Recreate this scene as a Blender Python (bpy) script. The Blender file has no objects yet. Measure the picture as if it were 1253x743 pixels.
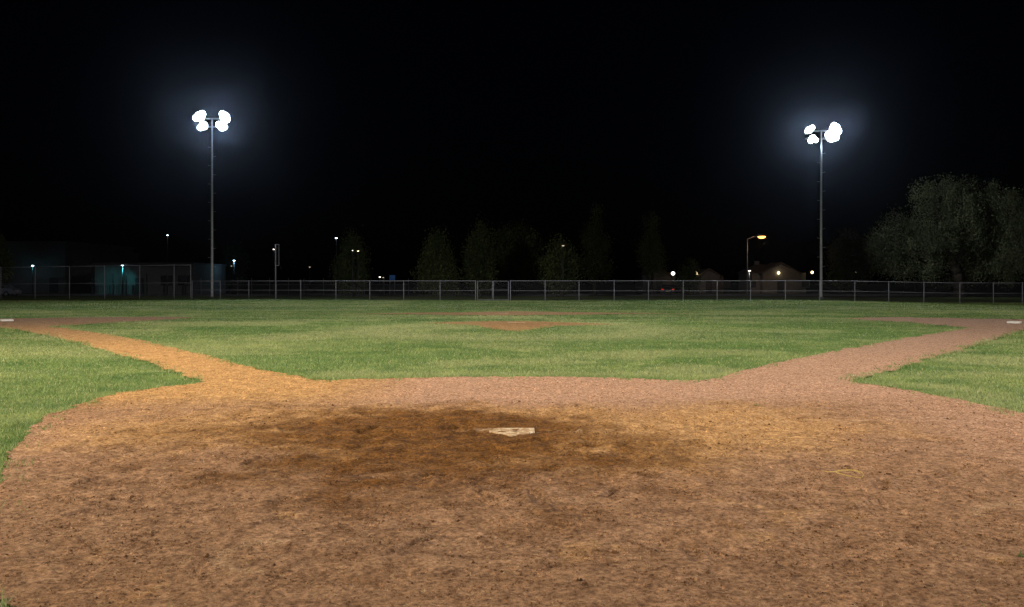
import bpy, bmesh, math, random
import numpy as np
from mathutils import Vector, Matrix

R = math.radians
S = bpy.context.scene
COL = S.collection
random.seed(7)
RNG = np.random.default_rng(11)

# ---------------------------------------------------------------- camera
F, H, CX, HY = 1075.0, 1.45, 626.5, 346.0      # focal length in photo pixels, eye height, centre column, horizon row
cd = bpy.data.cameras.new('camera'); cam = bpy.data.objects.new('camera', cd); COL.objects.link(cam)
cam.location = (0, 0, H); cam.rotation_euler = (R(90), 0, 0)
cd.sensor_width = 36; cd.lens = 36 * F / 1253; cd.shift_y = -(371.5 - HY) / 1253
cd.clip_start = 0.1; cd.clip_end = 3000
S.camera = cam

# ---------------------------------------------------------------- view, world, lamps
vs = S.view_settings
S.display_settings.display_device = 'sRGB'
vs.view_transform = 'Standard'; vs.look = 'None'; vs.gamma = 1; vs.exposure = 0.4; vs.use_curve_mapping = False
S.render.engine = 'CYCLES'
S.cycles.use_denoising = True; S.cycles.denoiser = 'OPENIMAGEDENOISE'; S.cycles.denoising_input_passes = 'RGB_ALBEDO_NORMAL'; S.cycles.denoising_prefilter = 'NONE'
S.cycles.max_bounces = 5; S.cycles.diffuse_bounces = 2; S.cycles.transparent_max_bounces = 24
S.cycles.volume_bounces = 0; S.cycles.caustics_reflective = False; S.cycles.caustics_refractive = False

w = bpy.data.worlds.new('World'); S.world = w; w.use_nodes = True
wn = w.node_tree; bg = wn.nodes['Background']
sky = wn.nodes.new('ShaderNodeTexSky'); sky.sky_type = 'NISHITA'; sky.sun_disc = False
sky.sun_elevation = R(2); sky.sun_rotation = R(200)
tint = wn.nodes.new('ShaderNodeMix'); tint.data_type = 'RGBA'; tint.blend_type = 'MULTIPLY'; tint.inputs[0].default_value = 1
tint.inputs[7].default_value = (0.30, 0.36, 1.0, 1)
wn.links.new(sky.outputs[0], tint.inputs[6]); wn.links.new(tint.outputs[2], bg.inputs[0])
bg.inputs[1].default_value = 0.00035

def lamp(name, loc, aim, watts, color, cone=130, blend=1.0, size=0.5):
    d = bpy.data.lights.new(name, 'SPOT'); d.energy = watts; d.color = color
    d.spot_size = R(cone); d.spot_blend = blend; d.shadow_soft_size = size
    o = bpy.data.objects.new(name, d); COL.objects.link(o); o.location = loc
    o.rotation_euler = (Vector(aim) - Vector(loc)).to_track_quat('-Z', 'Y').to_euler()
    return o

COOL = (0.93, 0.97, 1.0); NEUT = (1.0, 0.95, 0.88); WARM = (1.0, 0.78, 0.46)
# the ball field's own floodlight poles beside and behind home plate (outside the picture)
PR, PL, P3 = (31, -7, 16), (-31, -7, 16), (-36, 14, 16)
for src, aims, wt, col in (
        (PR, ((0, 6.5),), 8500, (1.0, 0.92, 0.86)), (PL, ((0, 7),), 7500, (1.0, 0.90, 0.78)),
        (PR, ((-9, 12), (9, 12), (0, 19)), 17000, (1.0, 0.92, 0.88)), (PL, ((-9, 12), (8, 12), (0, 19)), 14500, (1.0, 0.93, 0.82)),
        (PR, ((15, 26), (-4, 27)), 17500, (1.0, 0.95, 0.90)), (PL, ((-15, 26), (4, 27)), 17500, (1.0, 0.95, 0.85))):
    for a in aims: lamp('flood_or_added_lamp', src, (*a, 0), wt, col, 52)
for a in ((30, 43), (17, 44), (4, 45), (-8, 44)): lamp('flood_or_added_lamp', PR, (*a, 0), 22000, (1.0, 0.96, 0.90), 25)
for a in ((-30, 43), (-17, 44), (-4, 45), (8, 44)): lamp('flood_or_added_lamp', PL, (*a, 0), 22000, (1.0, 0.95, 0.86), 25)
for a in ((-7, 13), (-14, 20), (-10, 9.5), (-12, 12)): lamp('flood_or_added_lamp', P3, (*a, 0), 17500, WARM, 46)
lamp('flood_or_added_lamp', (29.5, 83.5, 14.5), (49, 95, 8), 5200, (0.9, 0.97, 1.0), 62, 1.0, .3)  # spill lamp added on the right tower to brighten the big tree
lamp('flood_or_added_lamp', PR, (47, 96, 10), 11000, (1.0, 0.97, 0.9), 22)  # extra lamp added to light the big tree from the front
lamp('flood_or_added_lamp', PL, (2, 96, 7), 36000, (1.0, 0.97, 0.86), 26)  # extra lamp added so the middle trees show

def px(p, z):            # sideways position of photo column p at distance z
    return (p - CX) * z / F
def pz(r, z):            # height of photo row r at distance z
    return H - (r - HY) * z / F
def gp(p, r):            # ground point seen at photo pixel (p, r)
    z = F * H / (r - HY)
    return ((p - CX) * z / F, z)

# ---------------------------------------------------------------- numpy noise
def _h(ix, iy, s):
    n = (ix.astype(np.int64) * 374761393 + iy.astype(np.int64) * 668265263 + s * 974634777) & 0xffffffff
    n = ((n ^ (n >> 13)) * 1274126177) & 0xffffffff
    return ((n ^ (n >> 16)) & 0xffffff) / float(0xffffff)
def vnoise(x, y, s=0):
    ix, iy = np.floor(x), np.floor(y); fx, fy = x - ix, y - iy
    fx = fx * fx * (3 - 2 * fx); fy = fy * fy * (3 - 2 * fy)
    a, b, c, d = _h(ix, iy, s), _h(ix + 1, iy, s), _h(ix, iy + 1, s), _h(ix + 1, iy + 1, s)
    return a + (b - a) * fx + (c - a) * fy + (a - b - c + d) * fx * fy
def fbm(x, y, o=4, s=0):
    v = 0; a = 0.5; t = 0
    for k in range(o):
        v = v + a * vnoise(x, y, s + k); t += a; a *= 0.5; x = x * 2.03 + 11.7; y = y * 2.03 - 5.1
    return v / t
def sstep(a, b, x):
    t = np.clip((x - a) / (b - a), 0, 1); return t * t * (3 - 2 * t)

# ---------------------------------------------------------------- object helpers
def tag(o, label=None, cat=None, group=None, kind=None):
    for k, v in (('label', label), ('category', cat), ('group', group), ('kind', kind)):
        if v: o[k] = v
    return o
def empty(name, loc=(0, 0, 0), rz=0):
    o = bpy.data.objects.new(name, None); COL.objects.link(o); o.location = loc; o.rotation_euler = (0, 0, rz)
    o.empty_display_size = 0.2
    return o
def mesh_np(name, V, Fc, mat, parent=None, smooth=False, attrs=None):
    V = np.asarray(V, np.float32); Fc = np.asarray(Fc, np.int32)
    me = bpy.data.meshes.new(name); n, k = Fc.shape
    me.vertices.add(len(V)); me.vertices.foreach_set('co', V.ravel())
    me.loops.add(n * k); me.loops.foreach_set('vertex_index', Fc.ravel())
    me.polygons.add(n); me.polygons.foreach_set('loop_start', np.arange(0, n * k, k, dtype=np.int32))
    me.polygons.foreach_set('loop_total', np.full(n, k, np.int32))
    me.polygons.foreach_set('use_smooth', np.full(n, smooth, bool))
    for an, av in (attrs or {}).items():
        at = me.attributes.new(an, 'FLOAT', 'POINT'); at.data.foreach_set('value', np.asarray(av, np.float32))
    me.update(); me.validate()
    me.materials.append(mat)
    o = bpy.data.objects.new(name, me); COL.objects.link(o); o.parent = parent
    return o
class MB:
    def __init__(s): s.bm = bmesh.new()
    def box(s, c, d, rz=0, rx=0):
        m = Matrix.Translation(c) @ Matrix.Rotation(rz, 4, 'Z') @ Matrix.Rotation(rx, 4, 'X') @ Matrix.Diagonal((*d, 1))
        bmesh.ops.create_cube(s.bm, size=1, matrix=m); return s
    def tube(s, a, b, r0, r1=None, n=8):
        a, b = Vector(a), Vector(b); r1 = r0 if r1 is None else r1
        q = (b - a).to_track_quat('Z', 'Y').to_matrix().to_4x4()
        bmesh.ops.create_cone(s.bm, cap_ends=True, segments=n, radius1=r0, radius2=r1, depth=(b - a).length,
                              matrix=Matrix.Translation((a + b) / 2) @ q); return s
    def ball(s, c, r, sub=2, sc=(1, 1, 1)):
        bmesh.ops.create_icosphere(s.bm, subdivisions=sub, radius=r, matrix=Matrix.Translation(c) @ Matrix.Diagonal((*sc, 1))); return s
    def prism(s, pts, t):      # pts: outline as 3D points, t: thickness vector
        v0 = [s.bm.verts.new(p) for p in pts]; v1 = [s.bm.verts.new(Vector(p) + Vector(t)) for p in pts]; n = len(pts)
        s.bm.faces.new(v0[::-1]); s.bm.faces.new(v1)
        for i in range(n): s.bm.faces.new((v0[i], v0[(i + 1) % n], v1[(i + 1) % n], v1[i]))
        return s
    def build(s, name, mat, parent=None, bevel=0, smooth=False):
        bmesh.ops.recalc_face_normals(s.bm, faces=s.bm.faces[:])
        if bevel: bmesh.ops.bevel(s.bm, geom=s.bm.edges[:], offset=bevel, segments=2, affect='EDGES', profile=0.6)
        me = bpy.data.meshes.new(name); s.bm.to_mesh(me); s.bm.free(); me.materials.append(mat)
        if smooth:
            for p in me.polygons: p.use_smooth = True
        o = bpy.data.objects.new(name, me); COL.objects.link(o); o.parent = parent
        return o
def copy_tree(o, parent=None):
    c = o.copy(); COL.objects.link(c); c.parent = parent
    for ch in [x for x in COL.objects if x.parent == o]: copy_tree(ch, c)
    return c

# ---------------------------------------------------------------- material helpers
class NT:
    def __init__(s, name):
        s.m = bpy.data.materials.new(name); s.m.use_nodes = True; s.t = s.m.node_tree
        s.b = s.t.nodes['Principled BSDF']; s.out = s.t.nodes['Material Output']
    def n(s, t, **k):
        x = s.t.nodes.new(t)
        for a, v in k.items(): setattr(x, a, v)
        return x
    def l(s, a, b): s.t.links.new(a, b)
    def coord(s): return s.n('ShaderNodeNewGeometry').outputs['Position']
    def noise(s, scale, detail=4, rough=0.55, dist=0, vec=None, sc3=None):
        x = s.n('ShaderNodeTexNoise'); x.inputs['Scale'].default_value = scale; x.inputs['Detail'].default_value = detail
        x.inputs['Roughness'].default_value = rough; x.inputs['Distortion'].default_value = dist
        v = vec or s.coord()
        if sc3:
            mp = s.n('ShaderNodeMapping'); mp.inputs['Scale'].default_value = sc3; s.l(v, mp.inputs[0]); v = mp.outputs[0]
        s.l(v, x.inputs['Vector']); return x.outputs['Fac']
    def rng(s, v, a, b, c=0, d=1):
        x = s.n('ShaderNodeMapRange'); x.inputs[1].default_value = a; x.inputs[2].default_value = b
        x.inputs[3].default_value = c; x.inputs[4].default_value = d; s.l(v, x.inputs[0]); return x.outputs[0]
    def mix(s, f, a, b, mode='MIX'):
        x = s.n('ShaderNodeMix', data_type='RGBA', blend_type=mode)
        for sock, v in ((x.inputs[0], f), (x.inputs[6], a), (x.inputs[7], b)):
            if hasattr(v, 'links'): s.l(v, sock)
            elif isinstance(v, (int, float)): sock.default_value = v if sock.type == 'VALUE' else (v, v, v, 1)
            else: sock.default_value = (*v, 1)
        return x.outputs[2]
    def math(s, op, a, b=0.0):
        x = s.n('ShaderNodeMath', operation=op)
        for sock, v in ((x.inputs[0], a), (x.inputs[1], b)):
            if hasattr(v, 'links'): s.l(v, sock)
            else: sock.default_value = v
        return x.outputs[0]
    def attr(s, name):
        x = s.n('ShaderNodeAttribute', attribute_name=name); return x.outputs['Fac']
    def col(s, c):
        if hasattr(c, 'links'): s.l(c, s.b.inputs['Base Color'])
        else: s.b.inputs['Base Color'].default_value = (*c, 1)
    def bump(s, h, dist, strength=1.0):
        x = s.n('ShaderNodeBump'); x.inputs['Distance'].default_value = dist; x.inputs['Strength'].default_value = strength
        s.l(h, x.inputs['Height']); s.l(x.outputs[0], s.b.inputs['Normal'])
    def set(s, rough=0.9, spec=0.2, metal=0):
        s.b.inputs['Roughness'].default_value = rough; s.b.inputs['Specular IOR Level'].default_value = spec
        s.b.inputs['Metallic'].default_value = metal; return s
def simple(name, c, rough=0.8, spec=0.3, metal=0, var=0.25, scale=3.0):
    t = NT(name).set(rough, spec, metal)
    n = t.noise(scale, 5)
    t.col(t.mix(t.rng(n, .3, .7), tuple(x * (1 - var) for x in c), tuple(min(1, x * (1 + var)) for x in c)))
    return t.m
def glow(name, c, st):
    t = NT(name); e = t.n('ShaderNodeEmission'); e.inputs[0].default_value = (*c, 1); e.inputs[1].default_value = st
    t.l(e.outputs[0], t.out.inputs['Surface']); return t.m

# dirt
def dirt_mat(crumb=False):
    t = NT('clay_crumb' if crumb else 'infield_clay').set(0.95, 0.12)
    big = t.noise(0.9, 5, 0.6); mid = t.noise(5.5, 6, 0.65, 0.4); fine = t.noise(30, 7, 0.8); spk = t.noise(95, 3, 0.7)
    base = t.mix(t.rng(mid, .32, .68), (0.215, 0.120, 0.064), (0.425, 0.260, 0.150))
    base = t.mix(t.math('MULTIPLY', t.rng(big, .5, .68), .55), base, (0.36, 0.205, 0.105))
    base = t.mix(t.math('MULTIPLY', t.attr('pale'), .8), base, t.mix(mid, (0.38, 0.225, 0.145), (0.56, 0.36, 0.245)))
    base = t.mix(t.math('MULTIPLY', t.attr('ochre_lamplit'), .85), base, t.mix(t.rng(mid, .3, .7), (0.37, 0.20, 0.072), (0.66, 0.41, 0.165)))
    base = t.mix(t.math('MULTIPLY', t.attr('damp'), .92), base, t.mix(t.rng(mid, .35, .7), (0.066, 0.026, 0.004), (0.215, 0.092, 0.016)))
    base = t.mix(t.math('MULTIPLY', t.attr('chalk'), .55), base, (0.56, 0.40, 0.24))
    base = t.mix(t.rng(fine, .36, .62), t.mix(1, base, (0.30, 0.25, 0.22), 'MULTIPLY'), t.mix(1, base, (1.48, 1.45, 1.42), 'MULTIPLY'))  # fine grain contrast, with crevice shade painted into the colour
    base = t.mix(t.rng(spk, .66, .74), base, t.mix(.35, base, (0.62, 0.5, 0.38)))
    if crumb: base = t.mix(t.attr('rnd'), t.mix(1, base, (0.28, 0.24, 0.21), 'MULTIPLY'), t.mix(1, base, (1.75, 1.7, 1.62), 'MULTIPLY'))
    t.col(base)
    h = t.math('ADD', t.math('MULTIPLY', fine, 1.0), t.math('MULTIPLY', mid, 1.2))
    t.bump(h, 0.03, 1.0)
    return t.m
def turf_cols(t, blade):
    pos = t.coord()
    big = t.noise(0.16, 5, 0.6, 0.5, sc3=(1, 1.6, 0)); mid = t.noise(1.3, 6, 0.65, sc3=(1, 1, 0)); fine = t.noise(22, 4, 0.7)
    g = t.mix(t.rng(big, .38, .62), (0.122, 0.200, 0.060), (0.225, 0.282, 0.112))
    g = t.mix(t.rng(mid, .35, .68), t.mix(1, g, (0.62, 0.72, 0.66), 'MULTIPLY'), t.mix(1, g, (1.30, 1.18, 1.12), 'MULTIPLY'))
    g = t.mix(t.math('MULTIPLY', t.attr('dry'), .75), g, (0.33, 0.34, 0.165))
    g = t.mix(t.math('MULTIPLY', t.attr('lush'), .6), g, (0.092, 0.175, 0.048))
    return g, mid, fine
def turf_mat():
    t = NT('turf_ground').set(0.95, 0.1)
    g, mid, fine = turf_cols(t, False)
    g = t.mix(t.rng(fine, .35, .65), t.mix(1, g, (0.45, 0.5, 0.4), 'MULTIPLY'), g)
    t.col(g); t.bump(fine, 0.05, 0.8)
    return t.m
def blade_mat():
    t = NT('grass_blade').set(0.55, 0.25)
    g, mid, fine = turf_cols(t, True)
    r = t.attr('rnd')
    g = t.mix(t.rng(r, 0, .75, 0, 1), t.mix(1, g, (0.62, 0.72, 0.6), 'MULTIPLY'), t.mix(1, g, (1.35, 1.3, 1.2), 'MULTIPLY'))
    g = t.mix(t.rng(r, .94, .97), g, (0.42, 0.38, 0.20))
    t.col(g)
    tr = t.n('ShaderNodeBsdfTranslucent'); t.l(g, tr.inputs[0])
    mx = t.n('ShaderNodeMixShader'); mx.inputs[0].default_value = 0.3
    t.l(t.b.outputs[0], mx.inputs[1]); t.l(tr.outputs[0], mx.inputs[2]); t.l(mx.outputs[0], t.out.inputs['Surface'])
    return t.m
def leaf_mat(name, a, b):
    t = NT(name).set(0.6, 0.2)
    n = t.noise(0.5, 3); r = t.attr('rnd')
    c = t.mix(t.rng(n, .35, .65), a, b)
    c = t.mix(r, t.mix(1, c, (0.35, 0.35, 0.35), 'MULTIPLY'), t.mix(1, c, (1.7, 1.7, 1.6), 'MULTIPLY'))
    t.col(c)
    tr = t.n('ShaderNodeBsdfTranslucent'); t.l(c, tr.inputs[0])
    mx = t.n('ShaderNodeMixShader'); mx.inputs[0].default_value = 0.25
    t.l(t.b.outputs[0], mx.inputs[1]); t.l(tr.outputs[0], mx.inputs[2]); t.l(mx.outputs[0], t.out.inputs['Surface'])
    return t.m
def plate_mat():
    t = NT('scuffed_white_rubber').set(0.7, 0.3)
    n = t.noise(14, 6, .7, 0.6); f = t.noise(70, 4, .7)
    c = t.mix(t.rng(f, .35, .65), (0.46, 0.34, 0.20), (0.80, 0.69, 0.50))
    c = t.mix(t.math('MULTIPLY', t.rng(n, .40, .52), .9), c, (0.30, 0.175, 0.075))
    t.col(c); t.bump(f, .004, .6); return t.m
def mesh_mat():
    t = NT('chain_link_wire').set(0.9, 0.1, 0)
    t.col((0.20, 0.20, 0.24))
    uv = t.n('ShaderNodeUVMap').outputs[0]; sp = t.n('ShaderNodeSeparateXYZ'); t.l(uv, sp.inputs[0])
    f = []
    for op in ('ADD', 'SUBTRACT'):
        a = t.math('DIVIDE', t.math(op, sp.outputs[0], sp.outputs[1]), 0.075)
        a = t.math('ABSOLUTE', t.math('SUBTRACT', t.math('FRACT', a), 0.5)); f.append(t.math('LESS_THAN', a, 0.013))
    al = t.math('MAXIMUM', f[0], f[1])
    t.l(al, t.b.inputs['Alpha'])
    return t.m

M = {}
M['dirt'] = dirt_mat(); M['crumb'] = dirt_mat(True); M['turf'] = turf_mat(); M['blade'] = blade_mat()
M['galv'] = simple('galvanised_steel', (0.24, 0.24, 0.28), 0.75, 0.25, 0.0, 0.12, 8)
M['pole'] = simple('tower_steel', (0.80, 0.81, 0.86), 0.5, 0.5, 0.2, 0.1, 3)
M['dark'] = simple('dark_metal', (0.02, 0.02, 0.022), 0.5, 0.4)
M['wire'] = mesh_mat()
M['white'] = simple('painted_white_canvas', (0.56, 0.52, 0.46), 0.7, 0.3, 0, 0.12, 12)
M['bark'] = simple('bark', (0.04, 0.032, 0.026), 0.95, 0.1, 0, 0.4, 6)
M['stucco'] = simple('pale_stucco', (0.13, 0.125, 0.125), 0.9, 0.2, 0, 0.12, 2)
M['stucco2'] = simple('grey_stucco', (0.10, 0.097, 0.105), 0.9, 0.2, 0, 0.12, 2)
M['roof'] = simple('dark_shingle', (0.08, 0.07, 0.065), 0.9, 0.2, 0, 0.3, 5)
M['glass'] = simple('window_glass', (0.03, 0.035, 0.04), 0.12, 0.6)
M['asph'] = simple('asphalt', (0.05, 0.05, 0.052), 0.95, 0.2, 0, 0.3, 1)
M['earth'] = simple('dark_park_ground', (0.05, 0.055, 0.03), 0.95, 0.1, 0, 0.4, 0.4)
M['dusty'] = simple('dusty_rubber', (0.34, 0.22, 0.13), 0.9, 0.2, 0, 0.25, 12)
M['leaf_grey'] = leaf_mat('grey_green_leaf', (0.068, 0.080, 0.042), (0.098, 0.110, 0.062))
M['leaf_dark'] = leaf_mat('dark_green_leaf', (0.055, 0.074, 0.028), (0.085, 0.100, 0.042))
M['clod'] = simple('dark_clay_clod', (0.11, 0.055, 0.024), 0.95, 0.1, 0, 0.45, 40)
M['straw'] = simple('dry_straw', (0.50, 0.40, 0.22), 0.8, 0.2, 0, 0.3, 30)
M['weed'] = simple('weed_leaf', (0.07, 0.12, 0.03), 0.7, 0.2, 0, 0.3, 30)
M['string'] = simple('yellow_twine', (0.62, 0.46, 0.12), 0.8, 0.2, 0, 0.2, 40)
M['red'] = glow('tail_light_red', (1, .06, .03), .35)
M['carw'] = simple('silver_car_paint', (0.30, 0.33, 0.42), 0.3, 0.5, 0.3, 0.05)
M['card'] = simple('black_car_paint', (0.03, 0.025, 0.03), 0.3, 0.5, 0.3, 0.05)
M['blue'] = simple('blue_panel', (0.05, 0.13, 0.26), 0.7, 0.3)
M['flood'] = glow('floodlight_lens', (0.86, 0.93, 1.0), 14)
M['cool_bulb'] = glow('cool_street_bulb', (0.65, 0.88, 1.0), 9)
M['white_bulb'] = glow('white_bulb', (1.0, 0.95, 0.85), 3)
M['orange_bulb'] = glow('sodium_bulb', (1.0, 0.40, 0.09), 3.6)
M['porch'] = glow('porch_bulb', (1.0, 0.80, 0.40), 5)
M['faint'] = glow('faint_bulb', (0.9, 0.75, 0.5), 0.7)

# ---------------------------------------------------------------- the field
def poly(pp): return np.array([gp(a, b) for a, b in pp])
C0 = (0.0, 8.45)
arc = []
# around the batter's circle behind the picture's bottom edge (right side to left side)
for a in np.radians(np.linspace(-12, -170, 26)):
    rr = 5.6 + 0.25 * math.sin(3 * a)
    arc.append((C0[0] + 0.35 + rr * math.cos(a), C0[1] + 0.2 + (rr - 0.3) * math.sin(a)))
arc = [p for p in arc if p[1] < 7.4]
arc = [(p[0], p[1]) for p in arc]
L_low = [gp(*p) for p in [(4, 640), (-8, 610), (1, 590), (9, 562), (24, 540), (50, 515), (100, 495), (150, 482), (200, 475), (252, 469)]]
L_foul = [gp(*p) for p in [(225, 459), (190, 447), (150, 436), (110, 424), (60, 411), (20, 404), (-30, 397.5)]]
L_back = [gp(*p) for p in [(-40, 391), (0, 390.6), (60, 389.6), (130, 388.6), (190, 388.2), (238, 388.6)]]
L_in = [gp(*p) for p in [(225, 390.5), (160, 394), (110, 397), (66, 400), (110, 407), (150, 413), (200, 423), (250, 436), (300, 449), (350, 460), (388, 466)]]
N_ed = [gp(*p) for p in [(450, 465.5), (520, 463), (600, 462), (700, 463), (780, 464.5), (830, 467), (862, 467)]]
R_in = [gp(*p) for p in [(880, 463), (920, 452), (960, 443), (1020, 431), (1080, 420), (1130, 411), (1185, 402)]]
R_cut = [gp(*p) for p in [(1150, 398.5), (1110, 395), (1070, 392.5), (1030, 389.6)]]
R_back = [gp(*p) for p in [(1090, 388.8), (1150, 389.5), (1200, 390.5), (1253, 391.5), (1300, 392)]]
R_foul = [gp(*p) for p in [(1290, 398), (1253, 404), (1200, 421), (1160, 433), (1120, 445), (1080, 456), (1038, 467)]]
R_low = [gp(*p) for p in [(1100, 477), (1150, 485), (1200, 497), (1253, 508)]]
diamond = np.array(L_low + L_foul + L_back + L_in + N_ed + R_in + R_cut + R_back + R_foul + R_low + arc)
second = poly([(418, 384.5), (520, 383.0), (600, 382.2), (632, 381.6), (700, 382.4), (780, 383.4), (850, 384.2), (760, 385.0), (700, 385.9), (640, 386.6), (560, 386.2), (500, 385.2)])
mound = poly([(516, 396.0), (560, 394.4), (632, 393.6), (690, 394.8), (755, 397.8), (715, 399.8), (680, 401), (660, 403.8), (632, 406.4), (606, 404.4), (586, 400.5), (556, 398)])

def inside(P, x, y):
    r = np.zeros(x.shape, bool); j = len(P) - 1
    for i in range(len(P)):
        xi, yi = P[i]; xj, yj = P[j]
        if yi != yj:
            c = ((yi > y) != (yj > y)) & (x < (xj - xi) * (y - yi) / (yj - yi) + xi); r ^= c
        j = i
    return r
def in_dirt(x, y):
    a = 0.028 * np.clip(y, 5, 14) / 8
    jx = (fbm(x * 2.2, y * 2.2, 4, 21) - .5) * 6 * a; jy = (fbm(x * 2.2, y * 2.2, 4, 31) - .5) * 6 * a
    jx += (vnoise(x * 16, y * 16, 41) - .5) * .04; jy += (vnoise(x * 16, y * 16, 43) - .5) * .04
    X, Y = x + jx, y + jy
    return inside(diamond, X, Y) | inside(second, X, Y) | inside(mound, X, Y)
def terrain(x, y):
    z = 0.05 * np.exp(-(((x - 0.3) / 2.6) ** 2 + ((y - 28.8) / 2.2) ** 2))
    z = z - 0.17 * sstep(24, 36, x) * sstep(50, 62, y)
    return z

ue = np.concatenate([np.linspace(-2.6, -1.3, 60)[:-1], np.arange(-1.3, -.68, .006), np.arange(-0.68, 0.68, 0.0026), np.arange(.68, 1.3, .006), np.linspace(1.3, 2.6, 60)])
ye = np.concatenate([np.arange(-3.0, 3.3, 0.1), 3.3 * np.exp(np.arange(0, math.log(48 / 3.3), 0.0028))])
UU, YY = np.meshgrid(ue, ye); XX = UU * np.maximum(YY, 3.3)
MASK = in_dirt(XX, YY)
def dirt_at(x, y):
    j = np.clip(np.searchsorted(ye, y), 0, len(ye) - 1); i = np.clip(np.searchsorted(ue, x / np.maximum(y, 3.3)), 0, len(ue) - 1)
    return MASK[j, i] & (y < 47.9)

def soil(x, y):
    # soil tone masks, with warm lamp light painted in on the left baseline
    wob = (fbm(x * .8, y * .8, 5, 51) - .5)
    dd = np.sqrt(((x + .62) / np.where(x > -.62, 2.0, 2.4)) ** 2 + ((y - 8.2) / np.where(y > 8.2, 2.5, 2.55)) ** 2) + wob * .9 + (fbm(x * 4, y * 4, 5, 53) - .5) * .9
    damp = sstep(1.3, .4, dd)
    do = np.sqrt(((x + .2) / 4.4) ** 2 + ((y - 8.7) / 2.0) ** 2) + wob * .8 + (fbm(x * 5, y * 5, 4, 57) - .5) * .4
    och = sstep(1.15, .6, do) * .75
    och = np.maximum(och, sstep(-1.0, -3.0, x) * sstep(9.5, 11.5, y) * sstep(38, 20, y) * 1.0)  # left baseline: warm lamp light painted into the soil colour
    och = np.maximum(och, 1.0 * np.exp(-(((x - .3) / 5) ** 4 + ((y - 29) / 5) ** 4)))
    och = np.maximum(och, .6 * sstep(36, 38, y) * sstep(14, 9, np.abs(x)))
    damp = np.maximum(damp, .28 * np.exp(-((x - .2) / 1.3) ** 2 - ((y - 29.5) / 2.5) ** 2))
    patch = sstep(.68, .80, fbm(x * 3.6, y * 2.4, 4, 61)) * sstep(7.2, 6.2, y)
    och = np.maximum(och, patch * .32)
    pale = np.maximum(sstep(9.7, 11.3, y + wob) * sstep(-2.8, -1.2, x), sstep(3.3, 5.2, x + wob) * .7) * (1 - och * .5)
    pale = np.maximum(pale, sstep(-3.4, -4.3, x) * sstep(10, 8.6, y) * .6)
    chalk = np.exp(-((x - .62) / .42) ** 2 - ((y - 8.45) / .05) ** 2) * .8 * (fbm(x * 20, y * 20, 3, 71) > .45)
    chalk = np.maximum(chalk, np.exp(-((x + .25) / .2) ** 2 - ((y - 8.55) / .06) ** 2) * .8)
    for cx, cy, r, a0, a1 in ((-1.28, 4.62, .25, 1.4, 4.9), (3.2, 5.3, .35, .5, 3), (-2.6, 4.3, .3, 2, 4.5)):
        q = np.hypot(x - cx, y - cy); an = np.mod(np.arctan2(y - cy, x - cx), 2 * math.pi)
        chalk = np.maximum(chalk, .55 * np.exp(-((q - r) / .04) ** 2) * ((an > a0) & (an < a1)))
    # straggly white line dust along the first-base side
    q = (y - (9.0 + .12 * (x - 2.0))) + (fbm(x * 2, y * 0, 3, 77) - .5) * .2
    chalk = np.maximum(chalk, .45 * np.exp(-(q / .06) ** 2) * sstep(1.8, 2.4, x) * sstep(6, 4, x) * (fbm(x * 6, y * 6, 3, 79) > .5))
    return damp, och, pale, chalk
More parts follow.
